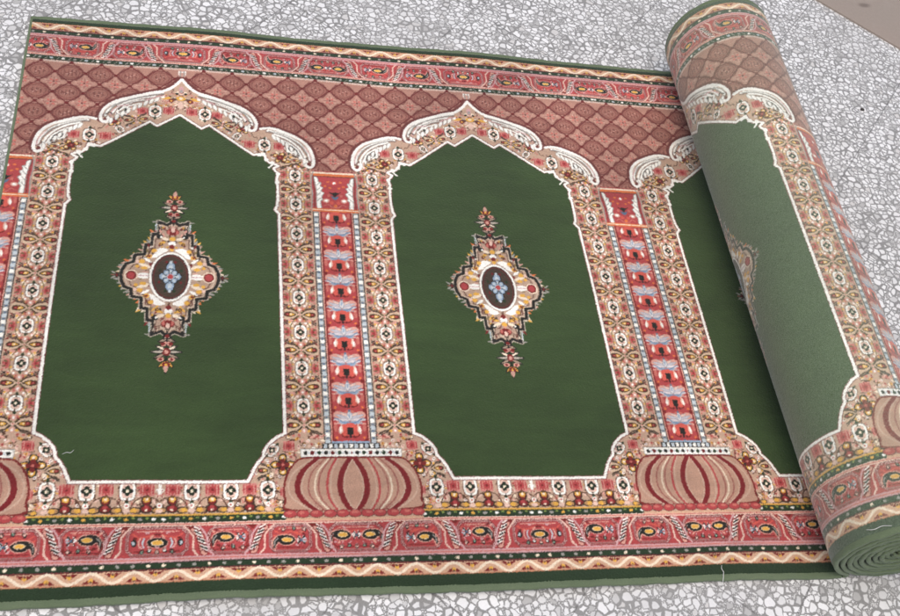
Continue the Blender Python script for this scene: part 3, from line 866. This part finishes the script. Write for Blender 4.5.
def build_rug():
    root = bpy.data.objects.new('prayer_rug', None); link(root)
    root.empty_display_size = .05
    root['label'] = 'long green and red prayer rug with arched niches, its right end rolled up'
    root['category'] = 'rug'
    yarn = yarn_material('woven_pile', .012, SHEEN); sheened = yarn_material('woven_pile_painted_sheen', ROLL_SHEEN_MIX, ROLL_SHEEN, .14)  # the roll gets a paler copy of the yarn, its sheen painted in
    bind = cloth_material('edge_yarn', (.075, .11, .055, 1), (.19, .235, .14, 1))
    jute = cloth_material('jute_backing', (.16, .15, .11, 1), (.24, .22, .16, 1), 400.)
    s_end = TOP_U + RM * math.radians(216)
    fl = pile('flat_section', U0 + .006, 1.872, root, yarn)
    ro = pile('rolled_section', 1.872, s_end, root, sheened)
    # inner windings of the roll (dark pile seen only at its ends)
    th_end = math.radians(216) + 2 * math.pi * 8.2
    s_in = np.arange(s_end, TOP_U + RM * th_end, .012)
    v = np.linspace(V0, V1, 12); ss, vv = np.meshgrid(s_in, v, indexing='ij'); ss, vv = ss.ravel(), vv.ravel()
    mesh_obj('inner_winding', pt_sheet(ss, vv), grid_faces(len(s_in), 12, flip=True), yarn, ro, True, np.tile(lin(DKGREEN), (len(ss), 1)))
    # backing, flat and rolled
    def back(name, s, parent):
        v = np.linspace(.006, 2.06, 40); a, b = np.meshgrid(s, v, indexing='ij')
        mesh_obj(name, pt_sheet(a.ravel(), b.ravel(), np.full(a.size, TH * .93)), grid_faces(len(s), 40), jute, parent)
    back('backing', np.linspace(U0 + .004, 1.872, 120), fl)
    back('backing', np.concatenate([np.linspace(1.872, S_ROLL, 14), np.arange(S_ROLL + .008, TOP_U + RM * th_end, .012)]), ro)
    s1 = np.arange(U0, 1.872, .0045)
    s2 = np.concatenate([np.linspace(1.872, S_ROLL, 12), np.arange(S_ROLL + .006, TOP_U + RM * th_end, .006)])
    for near in (True, False):
        binding('edge_binding', s1, near, bind, fl)
        binding('edge_binding', s2, near, bind, ro)
    # cut end on the left
    a = np.linspace(0, 2 * math.pi, 13)[:-1]
    vs = np.arange(.003, 2.068, .006); k = len(a)
    uu = U0 + .0035 + .0075 * np.cos(a); dd = TH * .5 - TH * .47 * np.sin(a)
    co = pt_sheet(np.tile(uu, len(vs)), np.repeat(vs, k), np.tile(dd, len(vs)))
    co += rng.normal(0, .00015, co.shape)
    i = np.arange(len(vs) - 1)[:, None] * k + np.arange(k)[None]; j = np.arange(len(vs) - 1)[:, None] * k + (np.arange(k)[None] + 1) % k
    mesh_obj('end_binding', co, np.stack([i, j, j + k, i + k], -1).reshape(-1, 4), bind, fl)
    return root

def build_floor():
    n = 2
    v = np.array([(-9, -9, 0), (9, -9, 0), (9, 9, 0), (-9, 9, 0)], float)
    o = mesh_obj('floor', v, np.array([[0, 1, 2, 3]]), terrazzo_material(), None, False)
    o['kind'] = 'structure'
    # brown stone slab beyond the floor's edge
    a = np.array([2.715, .580]) * S; b = np.array([3.033, .290]) * S
    d = (b - a) / np.linalg.norm(b - a); nrm = np.array([-d[1], d[0]])
    if nrm[0] < 0: nrm = -nrm
    a0, b0 = a - d * 3.0, b + d * 3.0
    h, bv = .006, .002
    prof = [(0.0, -.01), (0.0, h - bv), (.0009, h - bv * .35), (bv, h), (3.0, h)]
    vs = []
    for p in (a0, b0):
        for (t, z) in prof: vs.append((*(p + nrm * t), z))
    k = len(prof)
    f = [(i, i + 1, k + i + 1, k + i) for i in range(k - 1)]
    o = mesh_obj('doorstep', np.array(vs), np.array(f)[:, ::-1], stone_material(), None, True)
    o['kind'] = 'structure'

def tube(name, pts, r, mat, label, cat, group=None):
    cu = np.asarray(cr(pts, 6)); k = 7
    vs = []
    for i, p in enumerate(cu):
        t = cu[min(i + 1, len(cu) - 1)] - cu[max(i - 1, 0)]; t /= np.linalg.norm(t) + 1e-9
        s = np.cross(t, (0, 0, 1)); s /= np.linalg.norm(s) + 1e-9; u = np.cross(s, t)
        rr = r * (.55 + .45 * math.sin(math.pi * (i + .5) / len(cu)))
        for j in range(k):
            a = 2 * math.pi * j / k; vs.append(p + rr * (math.cos(a) * s + math.sin(a) * u))
    n = len(cu)
    f = [(i * k + j, i * k + (j + 1) % k, (i + 1) * k + (j + 1) % k, (i + 1) * k + j) for i in range(n - 1) for j in range(k)]
    o = mesh_obj(name, np.array(vs), np.array(f), mat)
    o['label'] = label; o['category'] = cat
    if group: o['group'] = group
    return o

def cr3(pts, k=6):
    return cr(pts, k)

def build_bits():
    white = cloth_material('cotton_thread', (.62, .62, .58, 1), (.8, .8, .76, 1), 2000.)
    def up(u, v, z): return np.array([u * S, -v * S, z * S])
    g = 'loose threads on the rug'
    zt = lambda u, v: float(pt_sheet(np.array(u), np.array(v))[2]) / S + .0015
    z1 = lambda u, v: np.array(pt_sheet(np.array(u), np.array(v))) + np.array([0, 0, .0010])
    T = [z1(1.512, 2.030), z1(1.509, 2.040), z1(1.512, 2.050), z1(1.509, 2.058)]
    e = z1(1.507, 2.066); T += [e, e + np.array([-.001, -.006, -.004]), e + np.array([-.001, -.010, -.0085])]
    tube('loose_thread', T, .0006, white, 'white loose thread hanging over the near green edge, left of the roll', 'thread', g)
    L_ = [z1(-.246, 1.676), z1(-.236, 1.671), z1(-.226, 1.672), z1(-.219, 1.664)]
    tube('loose_thread', L_, .00045, white, 'tiny white lint curl on the green field of the leftmost arch', 'thread', g)
    def rp(th, v): return np.array(pt_roll(np.array(math.radians(th)), np.array(v), .0022)) * S
    tube('loose_thread', [rp(-58, 2.040), rp(-52, 2.046), rp(-45, 2.044), rp(-38, 2.050)],   .0006, white,
         'white loose thread on the green rim at the near end of the roll', 'thread', g)
    # dark pebble on the floor beyond the roll
    m, nt, b = new_mat('dark_grit')
    tc = node(nt, 'ShaderNodeTexCoord'); n_ = node(nt, 'ShaderNodeTexNoise', Scale=400., Detail=3.); nt.links.new(tc.outputs['Object'], n_.inputs['Vector'])
    nt.links.new(mixc(nt, n_.outputs[0], (.02, .018, .016, 1), (.07, .06, .05, 1)), b.inputs['Base Color']); b.inputs['Roughness'].default_value = .8
    import bmesh
    bm = bmesh.new(); bmesh.ops.create_icosphere(bm, subdivisions=3, radius=.0045)
    r_ = random.Random(2)
    for w in bm.verts:
        k = 1 + .16 * math.sin(w.co.x * 900 + 1) * math.cos(w.co.y * 700) + r_.uniform(-.05, .05)
        w.co = (w.co.x * k * 1.15, w.co.y * k * .9, w.co.z * k * .6)
    me = bpy.data.meshes.new('pebble'); bm.to_mesh(me); bm.free(); me.materials.append(m)
    for p in me.polygons: p.use_smooth = True
    o = link(bpy.data.objects.new('pebble', me)); o.location = (2.690 * S, -.1155 * S, .0022)
    o['label'] = 'small dark pebble lying on the white terrazzo floor right of the roll'; o['category'] = 'pebble'

build_rug(); build_floor(); build_bits()

# ---------------------------------------------------------------- light, sky, camera
SUN_EL, SUN_AZ = 74., 215.                   # the soft daylight comes from the upper right
w = bpy.data.worlds.new('World'); scene.world = w; w.use_nodes = True
nt = w.node_tree
sky = nt.nodes.new('ShaderNodeTexSky'); sky.sky_type = 'NISHITA'; sky.sun_disc = False
sky.sun_elevation = math.radians(SUN_EL); sky.sun_rotation = math.radians(SUN_AZ)
sky.air_density = 1.0; sky.dust_density = 4.0; sky.ozone_density = .6
bg = nt.nodes['Background']; bg.inputs[1].default_value = .15
nt.links.new(sky.outputs[0], bg.inputs[0])
sun = bpy.data.lights.new('sun', 'SUN'); sun.energy = 1.35; sun.angle = math.radians(90); sun.color = (1, .95, .87)
so = link(bpy.data.objects.new('sun', sun))
from mathutils import Vector, Matrix
az, el = math.radians(SUN_AZ), math.radians(SUN_EL)
dirn = Vector((math.sin(az) * math.cos(el), math.cos(az) * math.cos(el), math.sin(el)))
so.rotation_euler = dirn.to_track_quat('Z', 'Y').to_euler(); so.location = (1, 1, 4)

cam = bpy.data.cameras.new('camera'); co_ = link(bpy.data.objects.new('camera', cam))
cam.sensor_width = 36; cam.lens = 36 * FOC / 900; cam.clip_start = .05; cam.clip_end = 100
Rm = Matrix(RCAM).transposed()
co_.matrix_world = Matrix.Translation(Vector(CCAM) * S) @ Rm.to_4x4()
scene.camera = co_
vs = scene.view_settings
vs.view_transform = 'Standard'; vs.look = 'None'; vs.gamma = 1; vs.use_curve_mapping = False
vs.exposure = EXPO
scene.cycles.use_denoising = True
